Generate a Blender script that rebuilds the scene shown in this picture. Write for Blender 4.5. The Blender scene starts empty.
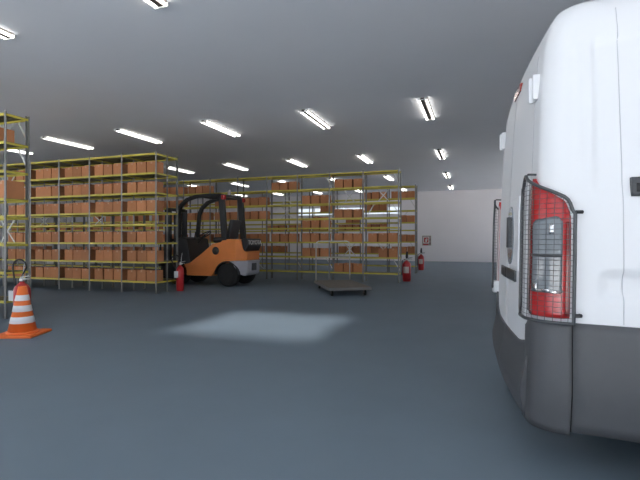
import bpy, bmesh, math, random
from mathutils import Vector, Matrix
random.seed(7)
C = bpy.context.scene.collection
PI = math.pi

# ------------------------------------------------------------------ materials
def mat(name, col, rough=0.5, metal=0.0, noise=0.0, nscale=8.0, emit=None, estr=0.0, spec=0.5, bump=0.0, bscale=40.0, coat=0.0, randv=0.0):
    m = bpy.data.materials.new(name); m.use_nodes = True
    nt = m.node_tree; N = nt.nodes; L = nt.links
    b = N['Principled BSDF']
    b.inputs['Base Color'].default_value = (*col, 1)
    b.inputs['Roughness'].default_value = rough
    b.inputs['Metallic'].default_value = metal
    b.inputs['Specular IOR Level'].default_value = spec
    b.inputs['Coat Weight'].default_value = coat
    b.inputs['Coat Roughness'].default_value = 0.08
    if emit:
        b.inputs['Emission Color'].default_value = (*emit, 1)
        b.inputs['Emission Strength'].default_value = estr
    src = None
    if noise or bump or randv:
        tc = N.new('ShaderNodeTexCoord')
    if noise:
        n = N.new('ShaderNodeTexNoise'); n.inputs['Scale'].default_value = nscale; n.inputs['Detail'].default_value = 5
        L.new(tc.outputs['Object'], n.inputs['Vector'])
        r = N.new('ShaderNodeMapRange'); r.inputs[1].default_value = 0.25; r.inputs[2].default_value = 0.75
        r.inputs[3].default_value = 1 - noise; r.inputs[4].default_value = 1 + noise
        L.new(n.outputs['Fac'], r.inputs[0])
        src = r.outputs[0]
    if randv:
        oi = N.new('ShaderNodeObjectInfo')
        r2 = N.new('ShaderNodeMapRange'); r2.inputs[3].default_value = 1 - randv; r2.inputs[4].default_value = 1 + randv
        L.new(oi.outputs['Random'], r2.inputs[0])
        if src:
            mm = N.new('ShaderNodeMath'); mm.operation = 'MULTIPLY'
            L.new(src, mm.inputs[0]); L.new(r2.outputs[0], mm.inputs[1]); src = mm.outputs[0]
        else:
            src = r2.outputs[0]
    if src:
        v = N.new('ShaderNodeVectorMath'); v.operation = 'SCALE'
        v.inputs[0].default_value = col
        L.new(src, v.inputs['Scale']); L.new(v.outputs[0], b.inputs['Base Color'])
    if bump:
        n2 = N.new('ShaderNodeTexNoise'); n2.inputs['Scale'].default_value = bscale
        L.new(tc.outputs['Object'], n2.inputs['Vector'])
        bp = N.new('ShaderNodeBump'); bp.inputs['Strength'].default_value = bump; bp.inputs['Distance'].default_value = 0.01
        L.new(n2.outputs['Fac'], bp.inputs['Height']); L.new(bp.outputs[0], b.inputs['Normal'])
    return m

def pane_mat(name, t):
    m = bpy.data.materials.new(name); m.use_nodes = True; nt = m.node_tree; nt.nodes.clear()
    o = nt.nodes.new('ShaderNodeOutputMaterial'); a = nt.nodes.new('ShaderNodeBsdfTransparent'); g = nt.nodes.new('ShaderNodeBsdfGlossy'); x = nt.nodes.new('ShaderNodeMixShader')
    a.inputs[0].default_value = (t, t, t, 1); g.inputs['Roughness'].default_value = .1; x.inputs[0].default_value = .06
    nt.links.new(a.outputs[0], x.inputs[1]); nt.links.new(g.outputs[0], x.inputs[2]); nt.links.new(x.outputs[0], o.inputs[0]); return m
M = dict(
    skypane=pane_mat('tinted_skylight_glass', .32), clearpane=pane_mat('clear_window_glass', .85),
    floor=mat('floor_paint', (0.142, 0.184, 0.224), 0.58, noise=0.05, nscale=1.3, bump=0.03, bscale=6, spec=0.22),
    ceil=mat('ceiling_paint', (0.84, 0.845, 0.885), 0.9, noise=0.02, nscale=0.8),
    wall=mat('wall_paint', (0.82, 0.79, 0.81), 0.8, noise=0.02, nscale=1.0),
    trim=mat('trim_grey', (0.35, 0.35, 0.36), 0.6),
    door=mat('shutter_metal', (0.5, 0.51, 0.52), 0.5, metal=0.3),
    glass=mat('window_glass', (0.85, 0.9, 0.92), 0.1),
    steel=mat('galvanised_steel', (0.21, 0.21, 0.205), 0.42, metal=0.5, noise=0.12, nscale=30),
    brace=mat('zinc_brace', (0.62, 0.62, 0.60), 0.4, metal=0.4),
    yellow=mat('yellow_shelf_enamel', (0.54, 0.46, 0.06), 0.5, noise=0.06, nscale=4),
    olive=mat('olive_shelf_deck', (0.115, 0.10, 0.05), 0.6),
    card=mat('corrugated_cardboard', (0.46, 0.19, 0.082), 0.85, noise=0.07, nscale=7, randv=0.16),
    cardseam=mat('cardboard_seam', (0.20, 0.10, 0.05), 0.9),
    tape=mat('packing_tape', (0.50, 0.27, 0.15), 0.35),
    lampbody=mat('lamp_housing_brown', (0.05, 0.038, 0.034), 0.5),
    tube=mat('fluorescent_tube', (0.9, 0.9, 0.9), 0.4, emit=(1.0, 0.96, 0.90), estr=9.0),
    van=mat('van_white_paint', (0.74, 0.745, 0.765), 0.42, coat=0.06),
    vangrey=mat('van_grey_plastic', (0.072, 0.075, 0.083), 0.55, noise=0.03, nscale=20, bump=0.04, bscale=300),
    seam=mat('panel_gap', (0.50, 0.50, 0.53), 0.7),
    seamdark=mat('dark_gap', (0.012, 0.012, 0.014), 0.8),
    red=mat('red_lens', (0.43, 0.022, 0.024), 0.16, coat=0.4),
    darkred=mat('dark_red_lens', (0.20, 0.015, 0.015), 0.2, coat=0.3),
    clear=mat('clear_grey_lens', (0.17, 0.19, 0.21), 0.14, coat=0.5),
    chrome=mat('lamp_reflector', (0.75, 0.76, 0.78), 0.15, metal=0.9),
    frosted=mat('frosted_lens_edge', (0.42, 0.36, 0.36), 0.25),
    guard=mat('guard_tube_grey', (0.06, 0.064, 0.07), 0.4, metal=0.3),
    wire=mat('guard_wire', (0.06, 0.06, 0.065), 0.5, metal=0.2),
    black=mat('black_plastic', (0.012, 0.012, 0.014), 0.5),
    rubber=mat('black_rubber', (0.014, 0.014, 0.014), 0.8, bump=0.1, bscale=60),
    darkgrey=mat('dark_grey_plastic', (0.05, 0.053, 0.058), 0.5),
    vanglass=mat('van_glass', (0.01, 0.012, 0.014), 0.06),
    orange=mat('forklift_orange', (0.80, 0.25, 0.06), 0.42, noise=0.04, nscale=5, coat=0.15),
    cwgrey=mat('counterweight_grey', (0.34, 0.34, 0.38), 0.5, noise=0.05, nscale=12),
    forkblack=mat('forklift_black', (0.02, 0.021, 0.024), 0.42),
    hub=mat('wheel_hub_dark', (0.055, 0.05, 0.045), 0.5, metal=0.4),
    white=mat('white_paint', (0.78, 0.78, 0.76), 0.5),
    letter=mat('white_lettering', (0.8, 0.8, 0.78), 0.5),
    exred=mat('extinguisher_red', (0.50, 0.02, 0.024), 0.28, coat=0.3),
    exlabel=mat('extinguisher_label', (0.62, 0.52, 0.48), 0.5),
    tag=mat('inspection_tag', (0.68, 0.69, 0.70), 0.5),
    brass=mat('valve_metal', (0.55, 0.55, 0.54), 0.3, metal=0.8),
    coneorange=mat('cone_orange', (0.80, 0.165, 0.03), 0.5, noise=0.05, nscale=9),
    conewhite=mat('cone_reflective_band', (0.80, 0.80, 0.82), 0.35),
    deck=mat('trolley_deck', (0.155, 0.14, 0.125), 0.6, noise=0.14, nscale=6),
    deckedge=mat('trolley_steel_edge', (0.22, 0.21, 0.20), 0.5, metal=0.3),
    signframe=mat('sign_border', (0.33, 0.27, 0.25), 0.6),
    signred=mat('sign_red', (0.42, 0.045, 0.05), 0.5),
    signdark=mat('sign_dark', (0.13, 0.09, 0.09), 0.6),
    asphalt=mat('yard_concrete', (0.55, 0.55, 0.55), 0.9, noise=0.1, nscale=2),
)

# ------------------------------------------------------------------ mesh helpers
class MB:
    def __init__(s): s.bm = bmesh.new()
    def _mi(s, faces, mi, smooth=False):
        for f in faces: f.material_index = mi; f.smooth = smooth
    def box(s, x0, x1, y0, y1, z0, z1, bev=0.0, mi=0):
        r = bmesh.ops.create_cube(s.bm, size=1)
        vs = r['verts']
        for v in vs:
            v.co = Vector(((x0+x1)/2 + v.co.x*(x1-x0), (y0+y1)/2 + v.co.y*(y1-y0), (z0+z1)/2 + v.co.z*(z1-z0)))
        fs = set(f for v in vs for f in v.link_faces)
        s._mi(fs, mi)
        if bev > 0:
            es = set(e for v in vs for e in v.link_edges)
            q = bmesh.ops.bevel(s.bm, geom=list(es), offset=bev, segments=2, affect='EDGES', profile=0.5)
            s._mi(q['faces'], mi)
        return s
    def bar(s, a, b, w, t, mi=0, up=(0, 0, 1)):
        a = Vector(a); b = Vector(b); d = b - a; L = d.length; d.normalize()
        u = Vector(up)
        if abs(d.dot(u)) > 0.98: u = Vector((0, 1, 0))
        x = d.cross(u).normalized(); y = x.cross(d).normalized()
        vs = []
        for k in (0, 1):
            p = a + d*L*k
            for (i, j) in ((-1, -1), (1, -1), (1, 1), (-1, 1)):
                vs.append(s.bm.verts.new(p + x*w/2*i + y*t/2*j))
        idx = [(3, 2, 1, 0), (4, 5, 6, 7)] + [(i, (i+1) % 4, 4+(i+1) % 4, 4+i) for i in range(4)]
        fs = [s.bm.faces.new([vs[i] for i in q]) for q in idx]
        s._mi(fs, mi); return s
    def tube(s, pts, r, n=8, mi=0, closed=False, smooth=True, radii=None):
        pts = [Vector(p) for p in pts]; m = len(pts); rings = []
        up = None
        for i, p in enumerate(pts):
            if closed: d = pts[(i+1) % m] - pts[i-1]
            else: d = (pts[min(i+1, m-1)] - pts[max(i-1, 0)])
            d.normalize()
            if up is None:
                up = Vector((0, 0, 1)) if abs(d.z) < 0.9 else Vector((0, 1, 0))
            x = d.cross(up)
            if x.length < 1e-4: x = d.cross(Vector((1, 0, 0)))
            x.normalize(); y = x.cross(d).normalized(); up = y
            rr = radii[i] if radii else r
            rings.append([s.bm.verts.new(p + x*math.cos(2*PI*k/n)*rr + y*math.sin(2*PI*k/n)*rr) for k in range(n)])
        fs = []
        for i in range(m if closed else m-1):
            A = rings[i]; B = rings[(i+1) % m]
            for k in range(n):
                fs.append(s.bm.faces.new((A[k], A[(k+1) % n], B[(k+1) % n], B[k])))
        s._mi(fs, mi, smooth)
        if not closed:
            cf = [s.bm.faces.new(rings[0][::-1]), s.bm.faces.new(rings[-1])]
            s._mi(cf, mi)
        return s
    def lathe(s, prof, n=28, c=(0, 0, 0), axis='z', mi=0, smooth=True, mis=None):
        c = Vector(c); rings = []
        for (r, h) in prof:
            ring = []
            for k in range(n):
                a = 2*PI*k/n
                p = (r*math.cos(a), r*math.sin(a), h)
                if axis == 'y': p = (p[0], p[2], p[1])
                if axis == 'x': p = (p[2], p[0], p[1])
                ring.append(s.bm.verts.new(c + Vector(p)))
            rings.append(ring)
        for i in range(len(rings)-1):
            for k in range(n):
                f = s.bm.faces.new((rings[i][k], rings[i][(k+1) % n], rings[i+1][(k+1) % n], rings[i+1][k]))
                f.smooth = smooth; f.material_index = mis[i] if mis else mi
        for ring, q in ((rings[0][::-1], 0), (rings[-1], -1)):
            if prof[q][0] > 1e-4:
                f = s.bm.faces.new(ring); f.material_index = mis[q] if mis else mi
        return s
    def prism(s, poly, y0, y1, mi=0, bev=0.0):
        """poly of (x, z) extruded along y"""
        A = [s.bm.verts.new((x, y0, z)) for x, z in poly]; B = [s.bm.verts.new((x, y1, z)) for x, z in poly]
        fs = [s.bm.faces.new(A), s.bm.faces.new(B[::-1])]
        n = len(poly)
        for i in range(n): fs.append(s.bm.faces.new((A[i], B[i], B[(i+1) % n], A[(i+1) % n])))
        s._mi(fs, mi)
        if bev > 0:
            es = set(e for f in fs for e in f.edges)
            q = bmesh.ops.bevel(s.bm, geom=list(es), offset=bev, segments=2, affect='EDGES', profile=0.5)
            s._mi(q['faces'], mi)
        return s
    def build(s, name, mats, parent=None, loc=None, recalc=True):
        if recalc: bmesh.ops.recalc_face_normals(s.bm, faces=s.bm.faces)
        me = bpy.data.meshes.new(name); s.bm.to_mesh(me); s.bm.free()
        for m in (mats if isinstance(mats, (list, tuple)) else [mats]): me.materials.append(M[m])
        o = bpy.data.objects.new(name, me); C.objects.link(o)
        if parent: o.parent = parent
        if loc: o.location = loc
        return o

def thing(name, label, cat, loc=(0, 0, 0), rz=0.0, group=None):
    o = bpy.data.objects.new(name, None); C.objects.link(o)
    o.empty_display_size = 0.1
    o.location = loc; o.rotation_euler = (0, 0, rz); tag(o, label, cat, group); return o
def tag(o, label, cat, group=None):
    o['label'] = label; o['category'] = cat
    if group: o['group'] = group
    return o
def struct(name, mb, m):
    o = mb.build(name, m); o['kind'] = 'structure'; return o
def dup(root, loc, rz=None):
    r = root.copy(); C.objects.link(r); r.location = loc
    if rz is not None: r.rotation_euler = (0, 0, rz)
    for ch in list(root.children):
        c = ch.copy(); C.objects.link(c); c.parent = r
        for g in list(ch.children):
            d = g.copy(); C.objects.link(d); d.parent = c
    return r
ORD = ['first', 'second', 'third', 'fourth', 'fifth', 'sixth', 'seventh', 'eighth', 'ninth', 'tenth', 'eleventh', 'twelfth']

# ------------------------------------------------------------------ room shell
XL, XR, YB, YF, H = -19.0, 7.5, -6.0, 27.0, 4.1      # left, right, behind the camera, far
SX0, SX1, SY0, SY1 = -4.05, -2.0, 0.75, 2.75          # skylight
struct('floor', MB().box(XL-0.2, XR+0.2, YB-0.2, YF+0.2, -0.2, 0), 'floor')
cb = MB()
cb.box(XL-0.2, SX0, YB-0.2, YF+0.2, H, H+0.15).box(SX1, XR+0.2, YB-0.2, YF+0.2, H, H+0.15)
cb.box(SX0, SX1, YB-0.2, SY0, H, H+0.15).box(SX0, SX1, SY1, YF+0.2, H, H+0.15)
struct('ceiling', cb, 'ceil')
fr = MB()
for (a, b, c, d) in ((SX0-.06, SX1+.06, SY0-.06, SY0), (SX0-.06, SX1+.06, SY1, SY1+.06), (SX0-.06, SX0, SY0, SY1), (SX1, SX1+.06, SY0, SY1)):
    fr.box(a, b, c, d, H-0.03, H)
struct('trim_1', fr, 'white')
struct('window_2', MB().box(SX0, SX1, SY0, SY1, H+.06, H+.072), 'skypane')
QY0, QY1, QZ = -5.2, 5.0, 3.9                         # unseen opening added in the left wall to light the van's rear face
struct('wall_left', MB().box(XL-.2, XL, YB, QY0, 0, H).box(XL-.2, XL, QY1, YF, 0, H).box(XL-.2, XL, QY0, QY1, QZ, H), 'wall')
struct('added_door_3', MB().box(XL, XL+.05, QY0-.1, QY0, 0, QZ+.1).box(XL, XL+.05, QY1, QY1+.1, 0, QZ+.1).box(XL, XL+.05, QY0, QY1, QZ, QZ+.1), 'trim')
struct('yard_ground_3', MB().box(XL-24, XL-.2, YB-.2, 22, -0.25, -0.05), 'asphalt')  # unseen ground outside the added left opening, bounces daylight in
RY0, RY1, RZ = 16.5, 25.4, 3.7                       # unseen opening added in the right wall to light the far wall
PY0, PY1 = -5.4, -1.6                                # unseen opening added beside the viewpoint to brighten the ceiling on the right
struct('wall_right', MB().box(XR, XR+.2, YB, PY0, 0, H).box(XR, XR+.2, PY0, PY1, 3.9, H).box(XR, XR+0.2, PY1, RY0, 0, H).box(XR, XR+0.2, RY1, YF, 0, H).box(XR, XR+0.2, RY0, RY1, RZ, H), 'wall')
struct('added_door_2', MB().box(XR-.05, XR, RY0-.1, RY0, 0, RZ+.1).box(XR-.05, XR, RY1, RY1+.1, 0, RZ+.1).box(XR-.05, XR, RY0, RY1, RZ, RZ+.1), 'trim')
struct('added_door_4', MB().box(XR-.05, XR, PY0-.1, PY0, 0, 4.0).box(XR-.05, XR, PY1, PY1+.1, 0, 4.0).box(XR-.05, XR, PY0, PY1, 3.9, 4.0), 'trim')
struct('yard_ground_2', MB().box(XR+.2, XR+22, YB-.2, 36, -0.25, -0.05), 'asphalt')  # unseen ground outside the openings added on the right, bounces daylight in
WX0, WX1, WZ0, WZ1 = -11.0, -4.25, 2.78, 3.3          # window band in the far wall
wb = MB()
wb.box(XL-.2, WX0, YF, YF+.2, 0, H).box(WX1, XR+.2, YF, YF+.2, 0, H).box(WX0, WX1, YF, YF+.2, 0, WZ0).box(WX0, WX1, YF, YF+.2, WZ1, H)
struct('wall_far', wb, 'wall')
wf = MB()
wf.box(WX0, WX1, YF-.03, YF+.05, WZ0, WZ0+.05).box(WX0, WX1, YF-.03, YF+.05, WZ1-.05, WZ1)
for i in range(7):
    x = WX0 + (WX1-WX0-.05)*i/6
    wf.box(x, x+.05, YF-.03, YF+.05, WZ0+.05, WZ1-.05)
struct('window_1', wf, 'white')
struct('window_3', MB().box(WX0, WX1, YF+.02, YF+.026, WZ0, WZ1), 'clearpane')
DX0, DX1, DZ = -9.0, 3.0, 3.95                         # loading door behind the camera, open
bb = MB()
bb.box(XL-.2, DX0, YB-.2, YB, 0, H).box(DX1, XR+.2, YB-.2, YB, 0, H).box(DX0, DX1, YB-.2, YB, DZ, H)
struct('wall_near', bb, 'wall')
dfm = MB().box(DX0-.1, DX0, YB, YB+.05, 0, DZ+.1).box(DX1, DX1+.1, YB, YB+.05, 0, DZ+.1).box(DX0, DX1, YB, YB+.05, DZ, DZ+.1)
struct('door_1', dfm, 'trim')
bs = MB().box(WX1-20, XR, YF-.015, YF, 0, .08)
struct('yard_ground', MB().box(-43, 29.5, -34, YB-.2, -0.25, -0.05), 'asphalt')

# ------------------------------------------------------------------ ceiling lamps
LX = [-1.05 - 2.55*k for k in range(-2, 6)]
LY = [-1.8, 3.68, 9.95, 15.3, 20.3, 25.0]
lamp0 = thing('ceiling_lamp', '', 'ceiling lamp', (0, 0, H))
MB().box(-.105, .105, -.785, .785, -.010, 0, .003).box(-.035, .035, -.82, .82, -.045, -.008, .004).build('housing', 'lampbody', lamp0)
for sy in (-1, 1):
    MB().box(-.10, .10, min(sy*.79, sy*.81), max(sy*.79, sy*.81), -.058, -.002, .004).build('end_cap', 'white', lamp0)
for sx in (-.072, .072):
    MB().tube([(sx, -.79, -.035), (sx, .79, -.035)], .0175, 10).build('tube', 'tube', lamp0)
first = True
for iy, y in enumerate(LY):
    for ix, x in enumerate(sorted(LX, reverse=True)):
        if iy == 0 and x > 2 or (SX0-.2 < x < SX1+.2 and SY0-.9 < y < SY1+.9): continue
        if iy > 0 and x > 0: continue                  # hidden by the van
        if iy == 0 and x < -9: continue
        o = lamp0 if first else dup(lamp0, (0, 0, 0)); first = False
        o.location = (x-.022*max(0, y-9.9), y, H)
        col_ = [q for q in sorted(LX, reverse=True) if q < 0].index(x) if x < 0 else -1
        cw = 'column nearest the van' if col_ == 0 else (('%s column left of it' % ORD[col_]) if col_ > 0 else 'above the van')
        rw = ['behind the viewpoint', 'nearest row', 'second row', 'third row', 'fourth row', 'last row by the far wall'][iy]
        tag(o, 'lit twin tube ceiling lamp, %s, %s' % (rw, cw), 'ceiling lamp', 'twin tube ceiling lamps')

# ------------------------------------------------------------------ shelving racks
LEV = [.28, .74, 1.19, 1.63, 1.92, 2.37, 2.83, 3.28]
def make_rack(label, xr, bay, nb, ys, braces=(), diag=()):
    """rack whose right end is xr; posts at the depths ys; local x runs to the left as negative"""
    y0, y1 = ys[0], ys[-1]
    r = thing('shelving_rack', label, 'shelving rack', (xr, y0, 0), 0, 'yellow and grey shelving racks')
    # a post: an angle section with bolt holes suggested by small plates
    post = {}
    def postmesh(flip):
        m = MB(); w = .042; t = .004
        s = -1 if flip else 1
        m.box(-w/2, w/2, min(0, s*t), max(0, s*t), 0, 3.32)
        m.box(-w/2 if True else 0, -w/2+t, min(0, s*w), max(0, s*w), 0, 3.32)
        m.box(-w/2-.012, w/2+.012, min(-.012, s*w), max(.012, s*w), 0, .008)
        for z in LEV:
            m.box(-w/2, w/2, min(-s*.003, 0), max(-s*.003, 0), z-.035, z+.035)
        return m
    for j, y in enumerate(ys):
        fl = j == len(ys)-1
        o0 = None
        for i in range(nb+1):
            if o0 is None:
                o0 = postmesh(fl).build('upright_post', 'steel', r); o = o0
            else:
                o = o0.copy(); C.objects.link(o)
            o.location = (-bay*i, y-y0, 0)
    # shelves: folded pan, lip in front and behind
    sm = MB(); d = y1-y0; g = .002
    sm.box(-bay+g, -g, .006, d-.006, -.006, 0, mi=1)
    for (a, b) in ((.0, .006), (d-.006, d)):
        sm.box(-bay+g, -g, a, b, -.042, .003)
    for xx in (-bay+g, -g-.004):
        sm.box(xx, xx+.004, .006, d-.006, -.042, -.006)
    sm.box(-bay+.1, -.1, d*.33-.02, d*.33+.02, -.022, -.006, mi=1).box(-bay+.1, -.1, d*.66-.02, d*.66+.02, -.022, -.006, mi=1)
    s0 = None
    for i in range(nb):
        for z in LEV:
            if s0 is None: s0 = sm.build('shelf', ['yellow', 'olive'], r); o = s0
            else: o = s0.copy(); C.objects.link(o)
            o.location = (-bay*i, 0, z)
    for (b, l0, l1) in braces:
        m = MB(); xa, xb = -bay*b-.06, -bay*(b+1)+.06
        xa = -bay*b-.33; xb = -bay*(b+1)+.33
        za, zb = LEV[l0]+.02, LEV[l1]-.02
        m.bar((xa, d+.004, za), (xb, d+.004, zb), .025, .004, up=(0, 1, 0))
        m.bar((xa, d+.010, zb), (xb, d+.010, za), .025, .004, up=(0, 1, 0))
        m.build('cross_brace', 'brace', r)
    for (i, l0, l1, dirn) in diag:
        m = MB(); x = -bay*i
        m.bar((x, d+.004, LEV[l0]+.03), (x+dirn*.25, d+.004, LEV[l1]-.03), .028, .005, up=(0, 1, 0))
        m.build('corner_brace', 'brace', r)
    return r
AX, AY, AB = -7.06, 8.6, 1.0
make_rack('double depth yellow shelving rack full of boxes, beside the orange forklift', AX, AB, 6, (8.6, 9.0, 9.4),
          braces=[(0, 6, 7), (2, 3, 4), (4, 3, 4)])
BX, BY, BB = -2.17, 13.05, 1.055
make_rack('long yellow shelving rack standing behind the forklift and the flat trolley', BX, BB, 11, (13.05, 13.45),
          braces=[(0, 5, 6), (0, 1, 2), (1, 5, 6), (1, 1, 2), (3, 4, 5), (3, 5, 6), (4, 0, 1), (6, 4, 5)],
          diag=[(0, 0, 1, -1), (0, 4, 5, -1), (0, 6, 7, -1), (2, 6, 7, -1), (2, 0, 1, -1), (3, 0, 1, -1), (1, 4, 5, 1), (2, 4, 5, 1)])
make_rack('rear shelving rack glimpsed only through the gaps of the rack beside the forklift', BX-BB*11-.06, BB, 4, (13.05, 13.45), braces=[(1, 4, 5), (2, 3, 4)])
CX, CY, CB = -2.2, 17.0, 1.055
make_rack('farthest yellow shelving rack, its end showing past the long rack by far wall', CX, CB, 10, (17.0, 17.4),
          braces=[(0, 4, 5), (2, 4, 5), (3, 5, 6)], diag=[(0, 1, 2, -1), (0, 5, 6, -1)])
DX, DY, DB = -7.11, 5.1, 1.0
make_rack('nearest shelving rack cut off by the left picture edge, behind the traffic cone', DX, DB, 2, (5.1, 5.5),
          braces=[(0, 6, 7), (0, 4, 5), (0, 2, 3)], diag=[(0, 6, 7, -1), (0, 5, 6, -1)])

# ------------------------------------------------------------------ cardboard boxes
def box_mesh(w, d, h):
    m = MB(); m.box(-w/2, w/2, 0, d, 0, h, .004)
    m.box(-w/2+.002, w/2-.002, d/2-.002, d/2+.002, h-.001, h+.0012, mi=1)          # flap seam
    m.box(-.024, .024, -.0012, .06, h*.80, h+.0016, mi=2)                            # tape folded over the front
    m.box(-w/2+.004, w/2-.004, -.0008, .0, h*.004, h*.02, mi=1)                       # bottom fold
    return m
b0 = box_mesh(.262, .27, .262).build('cardboard_box', ['card', 'cardseam', 'tape'])
usedbox = [False]
def put_box(x, y, z, label, group, rz=0.0, sc=None):
    if not usedbox[0]: o = b0; usedbox[0] = True
    else: o = b0.copy(); C.objects.link(o)
    o.location = (x, y, z + .0005); o.rotation_euler = (0, 0, rz)
    if sc: o.scale = sc
    tag(o, label, 'box', group)
POS = ['right-hand', 'middle', 'left-hand']
SH = ['bottom shelf', 'second shelf up', 'third shelf up', 'fourth shelf up', 'fifth shelf up', 'sixth shelf up', 'seventh shelf up', 'top shelf']
def fill(x0, y0, bay, b, l, n, rack, group, front=.03, which=(0, 1, 2), hs=1.0):
    if l == 3: hs = .88
    for k in which:
        x = x0 - bay*b - (.165 + .285*k) * (bay/1.0) + random.uniform(-.006, .006)
        put_box(x, y0 + front + random.uniform(0, .03), LEV[l],
                '%s cardboard box, %s, %s bay from right, %s' % (POS[k], SH[l], ORD[b], rack), group,
                random.uniform(-.02, .02), (1, 1, hs*random.uniform(.97, 1.03)))
for b in range(5):
    for l in (0, 1, 2, 4, 5, 6):
        fill(AX, AY, AB, b, l, 3, 'rack by forklift', 'boxes on the rack beside the forklift')
Bset = {0: {2: (0, 1, 2), 1: (0, 1)}, 1: {6: (0, 1, 2), 4: (0, 1, 2), 2: (0, 1, 2), 0: (0, 1, 2)},
        2: {5: (0, 1, 2), 3: (0, 1, 2), 2: (0, 1, 2), 1: (0, 1, 2)}, 3: {6: (0, 1, 2), 2: (0, 1, 2)},
        4: {5: (0, 1, 2), 4: (0, 1, 2), 2: (0, 1, 2)}, 5: {5: (0, 1, 2), 4: (0, 1, 2), 2: (0, 1, 2)},
        6: {6: (0, 1, 2), 4: (0, 1, 2), 2: (0, 1)}, 7: {6: (0, 1, 2), 5: (0, 1, 2), 4: (0, 1, 2), 2: (0, 1, 2), 1: (0, 1, 2)}}
for q in (8, 9, 10): Bset[q] = {5: (0, 1, 2), 4: (0, 2), 3: (0, 1, 2), 2: (0, 1, 2), 1: (0, 1, 2)}
for b, l in ((0, 1), (0, 2), (0, 3), (0, 5), (1, 2), (1, 3), (1, 5), (2, 1), (2, 3), (2, 5), (3, 3), (3, 2)):
    fill(BX-BB*11-.06, BY, BB, b, l, 3, 'rear rack at far left', 'boxes on the rear rack at far left')
for b, dd in Bset.items():
    for l, w in dd.items():
        fill(BX, BY, BB, b, l, 3, 'long rack', 'boxes on the long rack behind the forklift', which=w, hs=(.9 if l == 3 else 1.0))
Cset = {0: {6: (0, 1, 2), 4: (0, 1), 2: (0, 1), 1: (0, 1, 2)}, 1: {6: (0, 1, 2), 5: (0, 1, 2), 3: (0, 1, 2), 1: (0, 1, 2)},
        2: {4: (0, 1), 3: (0, 1, 2), 1: (0, 1, 2)}, 3: {3: (1, 2), 4: (1, 2), 5: (0, 1)},
        4: {3: (0, 1, 2)}, 5: {1: (0, 1, 2), 3: (0, 1, 2)}, 6: {1: (0, 1)}}
for b, dd in Cset.items():
    for l, w in dd.items():
        fill(CX, CY, CB, b, l, 3, 'farthest rack', 'boxes on the farthest rack', which=w)
put_box(DX-.36, DY+.06, LEV[6], 'cardboard box high on the nearest rack at the left picture edge', 'boxes on the nearest rack')
put_box(DX-.17, DY+.06, LEV[4], 'large pale cardboard box at eye level on the nearest rack', 'boxes on the nearest rack', 0, (1.0, 1.1, 1.12))

# ------------------------------------------------------------------ van
W_ = 2.04
RC = 0.10; ARC = RC*PI/2
def sstep(t): t = max(0, min(1, t)); return t*t*(3-2*t)
def lerp_tab(tab, z):
    if z <= tab[0][0]: return tab[0][1]
    for (a, b), (c, d) in zip(tab, tab[1:]):
        if z <= c: return b + (d-b)*(z-a)/(c-a)
    return tab[-1][1]
RA = [(.3, .0), (.85, .0), (1.4, .01), (2.0, .04), (2.25, .06), (2.36, .085), (2.43, .11), (2.485, .15), (2.52, .22), (2.53, .32)]
SB = [(.3, .03), (.5, .0), (1.2, .0), (1.6, .015), (2.1, .065), (2.30, .095), (2.40, .12), (2.46, .155), (2.495, .21), (2.52, .30), (2.53, .45)]
LF = [(.3, 5.35), (.9, 5.4), (1.1, 5.25), (1.22, 4.8), (2.0, 4.0), (2.3, 3.65), (2.49, 3.3), (2.53, 3.1)]
def emb(a, z):
    """depth of the pressed panels in the long side"""
    d = 0.0
    # large window-shaped stamp
    d += .014*sstep((a-.232)/.016)*sstep((2.245+.05*min(1, (a-.23)) - z)/.022)*sstep((z-1.43)/.10) * (1 - .999*sstep((1.47-z)/.06))
    # horizontal belt groove
    if a > .235:
        v = 1 - abs(z-1.035)/.075
        if v > 0: d += .020*sstep(v*1.6)*sstep((a-.24)/.05)
    # thin vertical crease beside the tail light
    d -= .004*math.exp(-((a-.175)/.012)**2)*sstep((z-1.5)/.1)*sstep((2.25-z)/.05)
    return d
BULGE = .05; TAPER = .09
def S(s, z, off=0.0, mirror=False, flat=False):
    ra, sb = lerp_tab(RA, z), lerp_tab(SB, z)
    h = ARC/2
    if s < -h:
        a = ra; b = min(W_/2, sb + RC + (-s-h)); n = (-1, 0)
    elif s <= h:
        t = (s+h)/ARC*PI/2
        n = (-math.cos(t), -math.sin(t))
        a = ra + RC + n[0]*RC; b = sb + RC + n[1]*RC
    else:
        a = RC + (s-h) + ra*max(0, 1-(s-h)/.25); b = sb; n = (0, -1)
    b_ = b
    wgt = max(0, 1-a/.35)
    b += TAPER*max(0, 1.2-max(a, 0))**2 * max(0, 1-b/(W_/2))
    a -= BULGE*wgt*(1-((b-W_/2)/(W_/2))**2)
    if n[1] < -.5 and not flat: b += emb(a, z)
    a += n[0]*off; b += n[1]*off
    if mirror: b = W_-b
    return Vector((a, b, z))
van = thing('delivery_van', 'white delivery van with grey lower panels parked tail out on the right', 'van', (0.308, 2.385, 0), math.radians(3.8))
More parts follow.
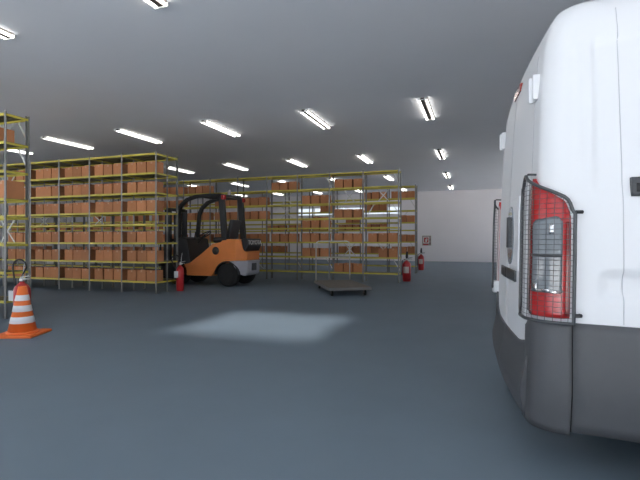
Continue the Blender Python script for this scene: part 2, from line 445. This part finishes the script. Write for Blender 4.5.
def van_body():
    zs = [.30, .45, .6] + [.66+.02*i for i in range(80)] + [2.27, 2.31, 2.35, 2.39, 2.42, 2.45, 2.465, 2.48, 2.49, 2.50, 2.51, 2.52, 2.526, 2.53]
    zs = sorted(set(round(z, 4) for z in zs))
    h = ARC/2
    ss = [-h-.92+.92*i/10 for i in range(10)] + [-h + ARC*i/10 for i in range(11)]
    ss += [h+.015*i for i in range(1, 67)] + [h+1.0+.2*i for i in range(1, 9)]
    bm = bmesh.new(); rings = []
    for z in zs:
        lf = lerp_tab(LF, z); sb = lerp_tab(SB, z); ra = lerp_tab(RA, z)
        near = []
        near.append(Vector((ra-BULGE*max(0, 1-ra/.35), W_/2, z)))
        for s in ss: near.append(S(s, z))
        a0 = near[-1].x; rf = .32
        for i in range(1, 5): near.append(Vector((a0 + (lf-rf-a0)*i/4, sb, z)))
        for i in range(1, 9):
            t = PI/2*i/8
            near.append(Vector((lf-rf+rf*math.sin(t), sb+rf-rf*math.cos(t), z)))
        near.append(Vector((lf+.06, W_/2, z)))
        far = [Vector((p.x, W_-p.y, p.z)) for p in near[1:-1]][::-1]
        rings.append([bm.verts.new(p) for p in near+far])
    n = len(rings[0])
    for i in range(len(rings)-1):
        for k in range(n):
            f = bm.faces.new((rings[i][k], rings[i][(k+1) % n], rings[i+1][(k+1) % n], rings[i+1][k])); f.smooth = True
            c = f.calc_center_median()
            if 1.25 < c.z < 1.98 and (c.x > lerp_tab(LF, c.z)-.3 or (3.35 < c.x < lerp_tab(LF, c.z)-.45)): f.material_index = 1
    bm.faces.new(rings[0][::-1]); t = bm.faces.new(rings[-1]); t.smooth = True
    m = MB(); m.bm.free(); m.bm = bm
    return m
vb = van_body().build('body', ['van', 'vanglass'], van)
def patch(s0, s1, z0, z1, off, ns=12, nz=12, thick=.03, mirror=False, flat=True, m=None, mi=0):
    """a panel that follows the body: s0..s1 along it, z0(s)..z1(s) high, off(u, v) proud of it"""
    m = m or MB(); F = lambda f, *a: f(*a) if callable(f) else f
    g = []; bk = []
    for i in range(ns+1):
        u = i/ns; s = s0 + (s1-s0)*u; r = []; rb = []
        for j in range(nz+1):
            v = j/nz; a, b = F(z0, s), F(z1, s); z = a+(b-a)*v
            o = F(off, u, v)
            r.append(m.bm.verts.new(S(s, z, o, mirror, flat))); rb.append(m.bm.verts.new(S(s, z, o-thick, mirror, flat)))
        g.append(r); bk.append(rb)
    fs = []
    for i in range(ns):
        for j in range(nz):
            f = m.bm.faces.new((g[i][j], g[i+1][j], g[i+1][j+1], g[i][j+1])); f.smooth = True; fs.append(f)
            fs.append(m.bm.faces.new((bk[i][j+1], bk[i+1][j+1], bk[i+1][j], bk[i][j])))
    def skirt(A, B):
        for k in range(len(A)-1): fs.append(m.bm.faces.new((A[k], A[k+1], B[k+1], B[k])))
    skirt([r[0] for r in g], [r[0] for r in bk]); skirt([r[-1] for r in g], [r[-1] for r in bk])
    skirt(g[0], bk[0]); skirt(g[-1], bk[-1])
    for f in fs: f.material_index = mi
    return m
SL0, SL1 = -.150, .108          # tail light span round the corner
# grey lower cladding on the long side
patch(SL1+.012, 3.6, .30, lambda s: .845-.01*s, lambda u, v: .012+.006*math.sin(v*PI), 60, 10, .03).build('lower_side_panel', 'vangrey', van)
patch(SL1+.012, 3.6, .30, .845, lambda u, v: .012, 40, 8, .03, mirror=True).build('lower_side_panel', 'vangrey', van)
# rear bumper with corner pieces and step
def bump_corner(u, v):
    s = SL0-.06 + (SL1+.006-SL0+.06)*u
    return .014 + .03*sstep((.4-v)/.4)*sstep((.12-s)/.25)
for mir in (False, True):
    patch(SL0-.05, SL1+.006, lambda s: .285, lambda s: .84 - .05*sstep((-.1-s)/.1), lambda u, v: .016 + .012*(1-v)*(1-u), 18, 16, .04, mirror=mir).build('bumper_corner', 'vangrey', van)
stepm = MB()
def step_off(u, v):
    # v: 0 bottom .. 1 top ; ledge in the upper half
    k = lerp_tab([(0, .025), (.3, .05), (.42, .05), (.75, .022), (1, .010)], v)
    return k
h_ = ARC/2
for mir in (False, True):
    patch(-h_-.925, SL0+.02, .29, lambda s: .66+.05*sstep((s+.5)/.4), step_off, 22, 18, .06, mirror=mir, m=stepm)
bmesh.ops.remove_doubles(stepm.bm, verts=stepm.bm.verts, dist=.002)
bump = stepm.build('rear_bumper', 'vangrey', van)
# panel gap between the bumper corner and the side panel
MBs = patch(SL1+.006, SL1+.012, .30, .845, .012, 1, 20, .02); MBs.build('bumper_seam', 'seamdark', van)
# tail lights
def ztop(s): return lerp_tab([(-.150, 1.515), (-.130, 1.555), (-.108, 1.578), (-.09, 1.572), (.04, 1.475), (.075, 1.445), (.095, 1.41), (.108, 1.365)], s)
def zbot(s): return .862
for mir in (False, True):
    tl = patch(SL0, SL1, zbot, ztop, lambda u, v: .016*min(1, 8*u, 8*(1-u)), 26, 30, .03, mirror=mir).build('tail_light', 'red', van)
    if mir: tl['label'] = 'far tail light behind wire guard'
    else: tl['label'] = 'near red tail light behind wire guard'
    patch(-.146, -.108, .875, lambda s: ztop(s)-.02, .018, 6, 20, .02, mirror=mir).build('clear_edge', 'frosted', tl)
    patch(-.106, -.078, .875, lambda s: ztop(s)-.02, .0185, 6, 20, .02, mirror=mir).build('dark_lens_strip', 'darkred', tl)
    patch(.086, .105, .875, 1.34, .018, 4, 20, .02, mirror=mir).build('dark_lens_strip', 'darkred', tl)
    patch(-.062, .070, .985, lambda s: lerp_tab([(-.062, 1.32), (-.045, 1.35), (.055, 1.37), (.07, 1.34)], s), .021, 12, 20, .02, mirror=mir).build('clear_lens', 'clear', tl)
    patch(-.062, .070, 1.165, 1.18, .023, 12, 2, .004, mirror=mir).build('lens_divider', 'guard', tl)
    rm = MB()
    patch(.025, .042, 1.28, 1.33, .0225, 3, 4, .004, mirror=mir, m=rm)
    patch(-.05, -.025, .99, 1.03, .0225, 3, 4, .004, mirror=mir, m=rm)
    patch(.0, .03, .99, 1.005, .0225, 3, 4, .004, mirror=mir, m=rm); patch(.03, .056, .985, 1.0, .0225, 3, 4, .004, mirror=mir, m=rm)
    rm.build('reflector', 'chrome', tl)
    patch(-.05, .075, .990, 1.0, .0222, 6, 2, .004, mirror=mir).build('lens_rim', 'frosted', tl)
    # guard: tube frame and welded wires standing proud of the lens
    go = .050; e0, e1 = SL0-.012, SL1+.006
    loop = []
    zt = lambda s: ztop(max(SL0, min(SL1, s)))+.012
    for i in range(21): s = e0+(e1-e0)*i/20; loop.append(S(s, .845, go, mir, True))
    for i in range(1, 14): loop.append(S(e1, .845+(zt(e1)-.845)*i/13, go, mir, True))
    for i in range(1, 26): s = e1+(e0-e1)*i/25; loop.append(S(s, zt(s), go, mir, True))
    for i in range(1, 16): loop.append(S(e0, zt(e0)+(.845-zt(e0))*i/16, go, mir, True))
    MB().tube(loop, .0085, 8, closed=True).build('guard_frame', 'guard', tl)
    wm = MB()
    nv = 12
    for i in range(1, nv):
        s = e0+(e1-e0)*i/nv
        wm.tube([S(s, .845+(zt(s)-.845)*j/6, go, mir, True) for j in range(7)], .0012, 4)
    z = .87
    while z < 1.57:
        sa = [e0+(e1-e0)*i/40 for i in range(41)]
        sa = [s for s in sa if zt(s) > z]
        if len(sa) > 2: wm.tube([S(s, z, go+.001, mir, True) for s in sa], .0012, 4)
        z += .0255
    wm.build('wire_mesh', 'wire', tl)
    for (s, z) in ((e1+.004, 1.385), (e1+.004, .885)):
        q = S(s, z, go, mir, True); q2 = S(s+.03, z, go*.7, mir, True); q3 = S(s+.03, z, -.002, mir, True)
        MB().tube([q, q2], .009, 10).tube([q2, q3], .006, 8).build('mounting_peg', 'black', tl)
    q = S(-.10, ztop(-.10)+.01, go, mir, True); q3 = S(-.10, ztop(-.10)+.02, .0, mir, True)
    MB().tube([q, S(-.10, ztop(-.1)+.022, go*.8, mir, True), q3], .006, 8).build('mounting_peg', 'guard', tl)
# side door seam, handle
def strip(s0, s1, z0, z1, off, m, name, mir=False, ns=1, nz=40, th=.004):
    return patch(s0, s1, z0, z1, off, ns, nz, th, mirror=mir, flat=False).build(name, m, van)
SS = .322
strip(SS, SS+.0032, .85, 2.40, .0025, 'seam', 'sliding_door_seam', nz=140, th=.008)
hp = lambda s, z, o: S(s, z, o, False, True)
hm = patch(.355, .50, 1.455, 1.545, .012, 6, 4, .03, flat=True); hnd = hm.build('door_handle', 'darkgrey', van)
patch(.372, .49, 1.475, 1.515, .016, 6, 4, .006).build('handle_recess', 'black', hnd)
patch(.385, .49, 1.482, 1.505, .028, 6, 4, .008).build('handle_grip', 'guard', hnd)
# rear doors: hinges, centre seam, handle, plate recess, brake light
for mir in (False, True):
    for z in (2.08, 1.30, .80) if False else (2.08,):
        m = MB()
        c = S(-.16, z, .018, mir, True)
        m.box(c.x-.012, c.x+.03, c.y-.03, c.y+.03, z-.065, z+.07, .006)
        m.box(c.x-.026, c.x+.0, c.y+.0, c.y+.026, z-.075, z+.06, .006)
        m.build('door_hinge', 'van', van)
    strip(-.20, -.204, .72, 2.28, .0012, 'seam', 'rear_door_seam', mir)
strip(-h_-.917, -h_-.913, .70, 2.30, .0012, 'seam', 'rear_door_seam', False)
patch(-.80, -.50, lambda s: 1.06-.2*0, lambda s: 1.52, .006, 10, 12, .01).build('rear_door_stamp', 'van', van)
# oval handle recess
om = MB(); ring = []
oc = -h_-.82
def oval(m, sc, r1, r2, z, off):
    vs = [m.bm.verts.new(S(sc+math.cos(2*PI*k/28)*r1, z+math.sin(2*PI*k/28)*r2, off, False, True)) for k in range(28)]
    c = m.bm.verts.new(S(sc, z, off*1.1, False, True))
    ib = [m.bm.verts.new(S(sc+math.cos(2*PI*k/28)*r1, z+math.sin(2*PI*k/28)*r2, -.004, False, True)) for k in range(28)]
    for k in range(28):
        m.bm.faces.new((vs[k], vs[(k+1) % 28], c)); m.bm.faces.new((ib[k], ib[(k+1) % 28], vs[(k+1) % 28], vs[k]))
    return m
rh = oval(MB(), -h_-.72, .13, .19, 1.28, .014).build('rear_door_handle', 'clear', van)
patch(-h_-.76, -h_-.70, 1.2, 1.4, .030, 4, 8, .02).build('handle_grip', 'darkgrey', rh)
pr = patch(-h_-.92, -h_-.50, lambda s: .99, lambda s: 1.06, .010, 8, 4, .02).build('plate_recess', 'guard', van)
pr2 = patch(-h_-.92, -h_-.55, .99, 1.06, .010, 8, 4, .02, mirror=True).build('plate_recess', 'guard', van)
bl = MB(); c = Vector((lerp_tab(RA, 2.27)-BULGE*.8, W_/2, 2.27))
bl.box(c.x-.014, c.x+.02, c.y-.16, c.y+.10, 2.235, 2.29, .006).build('brake_light', 'darkred', van)
# white block under the far tail light, rear fog housing
fb = MB(); c = S(-.10, .80, .03, True, True)
fb.box(c.x-.02, c.x+.05, c.y-.05, c.y+.04, .80, .90, .008).build('corner_bracket', 'van', van)
# wheels
for (ax, by) in ((1.05, .11), (1.05, W_-.11), (4.45, .11), (4.45, W_-.11)):
    prof = [(.16, -.1), (.30, -.105), (.335, -.085), (.345, -.03), (.345, .03), (.335, .085), (.30, .105), (.16, .1)]
    w = MB().lathe(prof, 32, (ax, by, .345), 'y').build('wheel', 'rubber', van)
    MB().lathe([(.0001, -.07), (.10, -.085), (.19, -.095), (.205, -.10), (.205, .10), (.19, .095), (.1, .085), (.0001, .07)], 24, (ax, by, .345), 'y').build('hub_cap', 'cwgrey', w)
# side mirrors
for mir in (False, True):
    yy = -.17 if not mir else W_+.17
    MB().box(4.35, 4.47, yy-.13, yy+.13, 1.25, 1.62, .03).bar((4.4, yy, 1.36), (4.4, W_*mir + (.02 if not mir else -.02), 1.3), .06, .05).build('side_mirror', 'black', van)

# ------------------------------------------------------------------ forklift (drives towards -x)
FX, FY = -6.62, 11.08
fl = thing('forklift', 'orange counterbalance forklift with black overhead guard parked at the rack end', 'forklift', (FX, FY, 0))
X = lambda x: x-FX
def taper(o):
    bm = bmesh.new(); bm.from_mesh(o.data)
    bmesh.ops.bisect_plane(bm, geom=bm.verts[:]+bm.edges[:]+bm.faces[:], plane_co=(X(-6.08), 0, 0), plane_no=(1, 0, 0))
    bm.to_mesh(o.data); bm.free()
    for v in o.data.vertices:
        if v.co.x > X(-6.08): v.co.y *= 1-.36*((v.co.x-X(-6.08))/.26)
hw = .56
side = [(X(-7.95), .27), (X(-6.80), .27), (X(-6.72), .42), (X(-6.6), .62), (X(-6.38), .70), (X(-6.1), .70), (X(-5.84), .70), (X(-5.82), .93), (X(-5.92), .96), (X(-5.98), 1.24), (X(-6.06), 1.27), (X(-6.47), 1.275), (X(-6.50), 1.17), (X(-6.78), 1.15), (X(-7.48), .60), (X(-7.95), .52)]
MB().prism(side, -hw, hw, bev=.025).build('body', 'orange', fl)
taper(fl.children[-1])
cw = [(X(-6.0), .33), (X(-5.88), .28), (X(-5.82), .36), (X(-5.81), .695), (X(-6.3), .695), (X(-6.1), .58), (X(-6.0), .45)]
MB().prism(cw, -hw+.005, hw-.005, bev=.03).build('counterweight', 'cwgrey', fl)
taper(fl.children[-1])
MB().box(X(-5.825), X(-5.80), -.13, .13, .42, .62, .01).build('tow_plate', 'darkgrey', fl)
# round badge on the side
bd = MB().lathe([(.0001, -hw-.008), (.10, -hw-.008), (.11, -hw+.002)], 24, (X(-6.68), 0, .96), 'y').build('side_vent', 'forkblack', fl)
MB().lathe([(.0001, -hw-.012), (.045, -hw-.012), (.05, -hw-.006)], 16, (X(-6.68), 0, .96), 'y').build('vent_cap', 'hub', bd)
# black rear hood block with lettering
hb = MB().prism([(X(-5.99), 1.25), (X(-5.93), .965), (X(-5.86), .945), (X(-5.79), 1.10), (X(-5.79), 1.26), (X(-5.83), 1.29), (X(-5.95), 1.29)], -.40, .40, bev=.02).build('rear_cowl', 'forkblack', fl)
def text(txt, size, loc, rot, m, parent, name, depth=.004):
    cu = bpy.data.curves.new(name, 'FONT'); cu.body = txt; cu.size = size; cu.extrude = depth; cu.align_x = 'CENTER'; cu.align_y = 'CENTER'
    to = bpy.data.objects.new(name+'_tmp', cu); C.objects.link(to)
    dg = bpy.context.evaluated_depsgraph_get()
    me = bpy.data.meshes.new_from_object(to.evaluated_get(dg)); me.materials.clear(); me.materials.append(M[m])
    bpy.data.objects.remove(to); bpy.data.curves.remove(cu)
    o = bpy.data.objects.new(name, me); C.objects.link(o); o.location = loc; o.rotation_euler = rot; o.parent = parent
    return o
tx = text('TOYOTA', .165, (X(-5.785), .0, 1.18), (PI/2, 0, PI/2), 'letter', hb, 'lettering'); tx.scale = (1.12, 1, 1)
# wheels
for (x, y, r, wd) in ((-6.34, -.44, .315, .2), (-6.34, .44, .315, .2), (-7.92, -.45, .35, .22), (-7.92, .45, .35, .22)):
    w2 = wd/2
    t = MB().lathe([(r*.55, -w2), (r*.92, -w2), (r, -w2*.75), (r, w2*.75), (r*.92, w2), (r*.55, w2)], 36, (X(x), y, r), 'y').build('wheel', 'rubber', fl)
    hbm = MB().lathe([(.0001, -w2*.55), (r*.2, -w2*.6), (r*.28, -w2*.35), (r*.48, -w2*.4), (r*.57, -w2*1.0), (r*.57, w2), (.0001, w2*.8)], 28, (X(x), y, r), 'y')
    for k in range(6):
        a = k*PI/3; hbm.lathe([(.018, -w2*.62), (.018, -w2*.3)], 6, (X(x)+math.cos(a)*r*.38, y, r+math.sin(a)*r*.38), 'y')
    hbm.build('hub', 'hub', t)
arch = MB()
pts = []
for k in range(15):
    a = PI*(k/14); pts.append((X(-6.34)+math.cos(a)*.37, .315+math.sin(a)*.37))
inner = [(X(-6.34)+math.cos(PI*k/14)*.345, .315+math.sin(PI*k/14)*.345) for k in range(15)][::-1]
arch.prism(pts+inner, -hw-.012, -hw+.20)
arch.build('wheel_arch', 'forkblack', fl)
MB().prism(pts+inner, hw-.20, hw+.012).build('wheel_arch', 'forkblack', fl)
# floor, cowl, seat, steering wheel
MB().box(X(-7.95), X(-6.8), -hw+.04, hw-.04, .53, .60, .01).build('footplate', 'forkblack', fl)
MB().prism([(X(-8.0), .55), (X(-7.5), .62), (X(-7.62), 1.28), (X(-7.78), 1.34), (X(-7.98), 1.28)], -hw+.03, hw-.03, bev=.02).build('front_cowl', 'forkblack', fl)
st = MB().box(X(-6.98), X(-6.50), -.25, .25, 1.17, 1.33, .05).build('seat', 'forkblack', fl)
MB().prism([(X(-6.58), 1.28), (X(-6.45), 1.28), (X(-6.33), 1.80), (X(-6.44), 1.82)], -.24, .24, bev=.035).build('backrest', 'darkgrey', st)
stw = [(X(-7.38)+math.cos(2*PI*k/24)*.17*.9, math.sin(2*PI*k/24)*.17, 1.40+math.cos(2*PI*k/24)*.09) for k in range(24)]
MB().tube(stw, .014, 8, closed=True).bar((X(-7.38), 0, 1.40), (X(-7.62), 0, 1.15), .04, .04).bar((X(-7.53), 0, 1.32), (X(-7.23), 0, 1.48), .03, .012).build('steering_wheel', 'black', fl)
MB().tube([(X(-7.5), -.3, 1.25), (X(-7.45), -.3, 1.5)], .012, 8).tube([(X(-7.5), -.36, 1.25), (X(-7.45), -.36, 1.48)], .012, 8).build('control_lever', 'black', fl)
# overhead guard
gd = MB()
for sy in (-1, 1):
    y = sy*(hw-.05)
    fr = [(-8.02, .62), (-7.98, 1.4), (-7.92, 2.0), (-7.83, 2.2), (-7.62, 2.37), (-7.30, 2.45), (-6.9, 2.47), (-6.55, 2.46)]
    for (p, q) in zip(fr, fr[1:]):
        gd.bar((X(p[0]), y, p[1]), (X(q[0]), y, q[1]), .085, .10, up=(0, 1, 0))
    gd.bar((X(-6.53), y, 2.47), (X(-6.42), y, 1.24), .10, .15, up=(1, 0, 0))
for x in (-7.25, -6.55):
    gd.bar((X(x), -hw+.05, 2.46), (X(x), hw-.05, 2.46), .08, .06)
for k in range(1, 6):
    y = -hw+.05 + (2*hw-.1)*k/6
    gd.bar((X(-7.25), y, 2.46), (X(-6.55), y, 2.46), .035, .05)
gd.build('overhead_guard', 'forkblack', fl)
for sy in (-1, 1):
    m = MB().box(X(-6.50), X(-6.40), sy*(hw-.05)-.05+.02*sy, sy*(hw-.05)+.05+.02*sy, 2.34, 2.46, .012)
    m.build('rear_lamp', 'red', fl)
bc = MB().lathe([(.06, 2.48), (.06, 2.52), (.05, 2.53), (.05, 2.62), (.03, 2.65), (.0001, 2.655)], 16, (X(-6.62), .05, 0)).build('beacon', 'frosted', fl)
# mast, carriage, forks
ms = MB()
for sy in (-1, 1):
    ms.box(X(-8.42), X(-8.27), sy*.36-.04, sy*.36+.04, .12, 2.15, .008)
    ms.box(X(-8.52), X(-8.42), sy*.29-.035, sy*.29+.035, .12, 2.12, .008)
for z in (.3, 1.2, 2.08): ms.box(X(-8.38), X(-8.30), -.36, .36, z, z+.09, .006)
ms.tube([(X(-8.34), -.1, .2), (X(-8.34), -.1, 2.0)], .035, 10).tube([(X(-8.34), .1, .2), (X(-8.34), .1, 2.0)], .035, 10)
ms.box(X(-8.30), X(-7.9), -.3, .3, .3, .5, .01)
ms.build('mast', 'forkblack', fl)
cr = MB()
for z in (.12, .5): cr.box(X(-8.60), X(-8.52), -.5, .5, z, z+.1, .006)
for k in range(7): cr.box(X(-8.57), X(-8.54), -.48+.155*k, -.45+.155*k, .6, 1.15)
cr.box(X(-8.58), X(-8.53), -.5, .5, 1.15, 1.19)
cr.build('load_carriage', 'forkblack', fl)
for sy in (-1, 1):
    MB().prism([(X(-8.60), .06), (X(-8.60), .62), (X(-8.65), .62), (X(-8.65), .11), (X(-9.6), .07), (X(-9.6), .055)], sy*.27-.06, sy*.27+.06).build('fork', 'darkgrey', fl)

# ------------------------------------------------------------------ fire extinguishers
def extinguisher(label, x, y, R, hb_, horn=False, rz=0, hoop=False, taglike=True):
    e = thing('fire_extinguisher', label, 'fire extinguisher', (x, y, 0), rz, 'red fire extinguishers')
    MB().lathe([(R*.86, 0), (R*.92, .012), (R*.92, .04), (R, .055), (R, hb_-.10), (R*.95, hb_-.07), (R*.76, hb_-.03), (R*.42, hb_+.005), (R*.3, hb_+.02), (R*.3, hb_+.04)], 30).build('cylinder', 'exred', e)
    lb = MB()
    n = 10; rr = R+.0015
    for (a0, a1, z0, z1, mi) in ((-2.3, -.9, hb_*.42, hb_*.74, 0),):
        for k in range(n):
            t0 = a0+(a1-a0)*k/n; t1 = a0+(a1-a0)*(k+1)/n
            vs = [lb.bm.verts.new((rr*math.cos(t), rr*math.sin(t), z)) for (t, z) in ((t0, z0), (t1, z0), (t1, z1), (t0, z1))]
            lb.bm.faces.new(vs)
    if horn: lb.build('label_sticker', 'exlabel', e)
    else: lb.bm.free()
    MB().lathe([(R*.32, hb_+.035), (R*.36, hb_+.05), (R*.30, hb_+.085), (R*.12, hb_+.10)], 16).tube([(0, 0, hb_+.06), (R*.7, 0, hb_+.07)], .014, 8).build('valve', 'brass', e)
    MB().bar((-.02, 0, hb_+.10), (R*1.35, 0, hb_+.125), .028, .012).bar((-.0, 0, hb_+.085), (R*1.25, 0, hb_+.075), .026, .010).build('carry_handle', 'black' if horn else 'brass', e)
    if horn:
        MB().tube([(-R*.3, 0, hb_+.06), (-R*1.0, -.02, hb_+.03), (-R*1.12, -.03, hb_*.6), (-R*1.05, -.04, hb_*.3)], .014, 8).build('hose', 'black', e)
        MB().tube([(0, 0, hb_+.06), (.005, 0, hb_+.16), (.01, 0, hb_+.30)], .02, 10, radii=[.024, .042, .024]).build('discharge_horn', 'black', e)
    if hoop:
        pts = [(-R*1.1, .0, hb_*.45), (-R*1.25, 0, hb_*.9)]
        for k in range(9):
            a = PI - PI*k/8
            hc, hr_, hh = hoop if hoop is not True else (-.11, .10, .16)
            pts.append((hc+math.cos(a)*hr_, .0, hb_+hh+math.sin(a)*.12))
        pts += [(-.02, 0, hb_+.09)]
        MB().tube(pts, .013, 8).build('hose', 'black', e)
        MB().tube([(.02, 0, hb_+.08), (.03, 0, hb_+.2), (.05, 0, hb_+.33)], .006, 6).build('safety_pin_cord', 'tag', e)
        MB().box(-R*1.2-.05, -R*1.2+.06, -R*.55-.015, -R*.55+.0, hb_*.55, hb_*.82, .004).box(-R*1.1-.02, -R*.7, -R*.5, -R*.5+.01, hb_*.6, hb_*.64).build('inspection_tag', 'tag', e)
    return e
extinguisher('red fire extinguisher with white tag in front of the forklift at the rack corner', -6.91, 9.3, .092, .60, hoop=True, rz=.9)
extinguisher('red fire extinguisher with black hose hoop behind the striped traffic cone', -6.60, 5.0, .115, .58, hoop=(-.055, .145, .25))
extinguisher('red fire extinguisher beside the right end of the long rack', -2.04, 13.75, .128, .60, horn=True)
extinguisher('red fire extinguisher farthest away, under the red and white wall sign', -2.24, 19.1, .122, .62, horn=True)

# ------------------------------------------------------------------ traffic cone
cn = thing('traffic_cone', 'orange traffic cone with three white bands in front of the nearest rack', 'traffic cone', (-5.67, 4.30, 0), math.radians(22))
bs_ = MB().box(-.25, .25, -.25, .25, 0, .035, .012); bs_.lathe([(.19, .03), (.19, .055), (.17, .06)], 32); bs_.build('base', 'coneorange', cn)
r0, r1, z0, z1 = .165, .048, .055, .64
rad = lambda z: r0+(r1-r0)*(z-z0)/(z1-z0)
MB().lathe([(rad(z0), z0), (rad(z1), z1), (rad(z1)-.012, z1), (rad(z0)-.014, z0+.02)], 36).build('body', 'coneorange', cn)
for (a, b) in ((.165, .25), (.315, .395), (.455, .53)):
    MB().lathe([(rad(a)+.0002, a), (rad(a)+.003, a+.003), (rad(b)+.003, b-.003), (rad(b)+.0002, b)], 36).build('reflective_band', 'conewhite', cn)

# ------------------------------------------------------------------ platform trolley
dv = Vector((.94, -1.65, 0)).normalized()
tr = thing('platform_trolley', 'flat grey platform trolley with tubular push handle before the long rack', 'trolley', (-3.13, 10.43, 0), math.atan2(dv.y, dv.x))
hl, hwid = .93, .48
dk = MB().box(-hl, hl, -hwid, hwid, .165, .20, .008).build('deck', 'deck', tr)
MB().box(-hl, hl, -hwid-.012, -hwid, .135, .197).box(-hl, hl, hwid, hwid+.012, .135, .197).box(-hl-.012, -hl, -hwid-.012, hwid+.012, .135, .197).box(hl, hl+.012, -hwid-.012, hwid+.012, .135, .197).build('edge_frame', 'deckedge', dk)
for sx in (-1, 1):
    for sy in (-1, 1):
        cs = MB().box(sx*(hl-.14)-.05, sx*(hl-.14)+.05, sy*(hwid-.1)-.04, sy*(hwid-.1)+.04, .15, .165)
        for q in (-1, 1): cs.box(sx*(hl-.14)-.03, sx*(hl-.14)+.03, sy*(hwid-.1)+q*.026-.003, sy*(hwid-.1)+q*.026+.003, .05, .15)
        cs.build('caster', 'deckedge', tr)
        MB().lathe([(.02, -.02), (.06, -.02), (.064, 0), (.06, .02), (.02, .02)], 18, (sx*(hl-.14), sy*(hwid-.1), .064), 'y').build('caster_wheel', 'rubber', tr)
hp_ = []
hx = -hl+.03; hy = hwid-.03
hp_ = [(hx, -hy, .2), (hx, -hy, 1.14), (hx, -hy+.025, 1.195), (hx, -hy+.08, 1.22), (hx, hy-.08, 1.22), (hx, hy-.025, 1.195), (hx, hy, 1.14), (hx, hy, .2)]
MB().tube(hp_, .016, 10).tube([(hx, -hy, .80), (hx, hy, .80)], .013, 8).build('push_handle', 'brace', tr)

# ------------------------------------------------------------------ fire sign on the far wall
sg = thing('fire_sign', 'small red and white fire extinguisher sign on the far wall', 'sign', (-2.83, YF-.0, 1.22))
MB().box(-.31, .31, -.022, -.001, -.33, .33, .004).build('backing', 'white', sg)
MB().box(-.27, .24, -.026, -.020, -.29, .28).build('border', 'signframe', sg)
MB().box(-.20, .13, -.030, -.024, -.16, .22).build('panel', 'white', sg)
pc = MB().box(-.165, .095, -.034, -.028, -.12, .18).build('red_field', 'signred', sg)
pm = MB().box(-.08, .0, -.038, -.032, -.08, .06).box(-.055, -.02, -.038, -.032, .06, .10).box(-.055, .03, -.038, -.032, .095, .115).box(.02, .04, -.038, -.032, .0, .115)
pm.build('pictogram', 'white', pc)
MB().box(-.21, .08, -.030, -.024, -.27, -.19).build('caption_strip', 'signred', sg)
MB().box(.15, .21, -.030, -.024, .0, .10).box(.15, .21, -.030, -.024, -.22, -.12).build('side_mark', 'signdark', sg)

# ------------------------------------------------------------------ light
wd = bpy.data.worlds.new('sky'); bpy.context.scene.world = wd; wd.use_nodes = True
bg = wd.node_tree.nodes['Background']
bg.inputs[0].default_value = (0.82, 0.91, 1.0, 1); bg.inputs[1].default_value = 1.6
def portal(loc, rot, sx, sy):
    l = bpy.data.lights.new('daylight_portal', 'AREA'); l.shape = 'RECTANGLE'; l.size = sx; l.size_y = sy
    l.cycles.is_portal = True
    o = bpy.data.objects.new('daylight_portal', l); C.objects.link(o); o.location = loc; o.rotation_euler = rot
portal(((DX0+DX1)/2, YB-.1, DZ/2), (PI/2, 0, 0), DX1-DX0, DZ)          # faces +Y
portal(((SX0+SX1)/2, (SY0+SY1)/2, H+.1), (0, 0, 0), SX1-SX0, SY1-SY0)
portal(((WX0+WX1)/2, YF+.1, (WZ0+WZ1)/2), (-PI/2, 0, 0), WX1-WX0, WZ1-WZ0)
portal((XR+.1, (PY0+PY1)/2, 1.95), (0, PI/2, 0), 3.9, PY1-PY0)
portal((XL-.1, (QY0+QY1)/2, QZ/2), (0, -PI/2, 0), QZ, QY1-QY0)
portal((XR+.1, (RY0+RY1)/2, RZ/2), (0, PI/2, 0), RZ, RY1-RY0)
sun = bpy.data.lights.new('sun', 'SUN'); sun.energy = 48.0; sun.angle = math.radians(5.0); sun.color = (1.0, .97, .93)
so = bpy.data.objects.new('sun', sun); C.objects.link(so)
dirv = Vector((0.05, 4.35, -4.15)).normalized()
so.rotation_euler = dirv.to_track_quat('-Z', 'Y').to_euler()

# ------------------------------------------------------------------ camera
cam = bpy.data.cameras.new('camera'); co = bpy.data.objects.new('camera', cam); C.objects.link(co)
co.location = (0, 0, 1.25); co.rotation_euler = (PI/2, 0, math.atan2(158, 450))
cam.sensor_width = 36; cam.lens = 450/640*36; cam.clip_start = .05; cam.clip_end = 200
sc = bpy.context.scene; sc.camera = co
sc.view_settings.view_transform = 'Standard'; sc.view_settings.look = 'None'; sc.view_settings.gamma = 1
sc.view_settings.use_curve_mapping = False
sc.view_settings.exposure = 0.08
sc.cycles.use_denoising = True
sc.cycles.max_bounces = 8; sc.cycles.diffuse_bounces = 5
sc.cycles.sample_clamp_indirect = 5.0
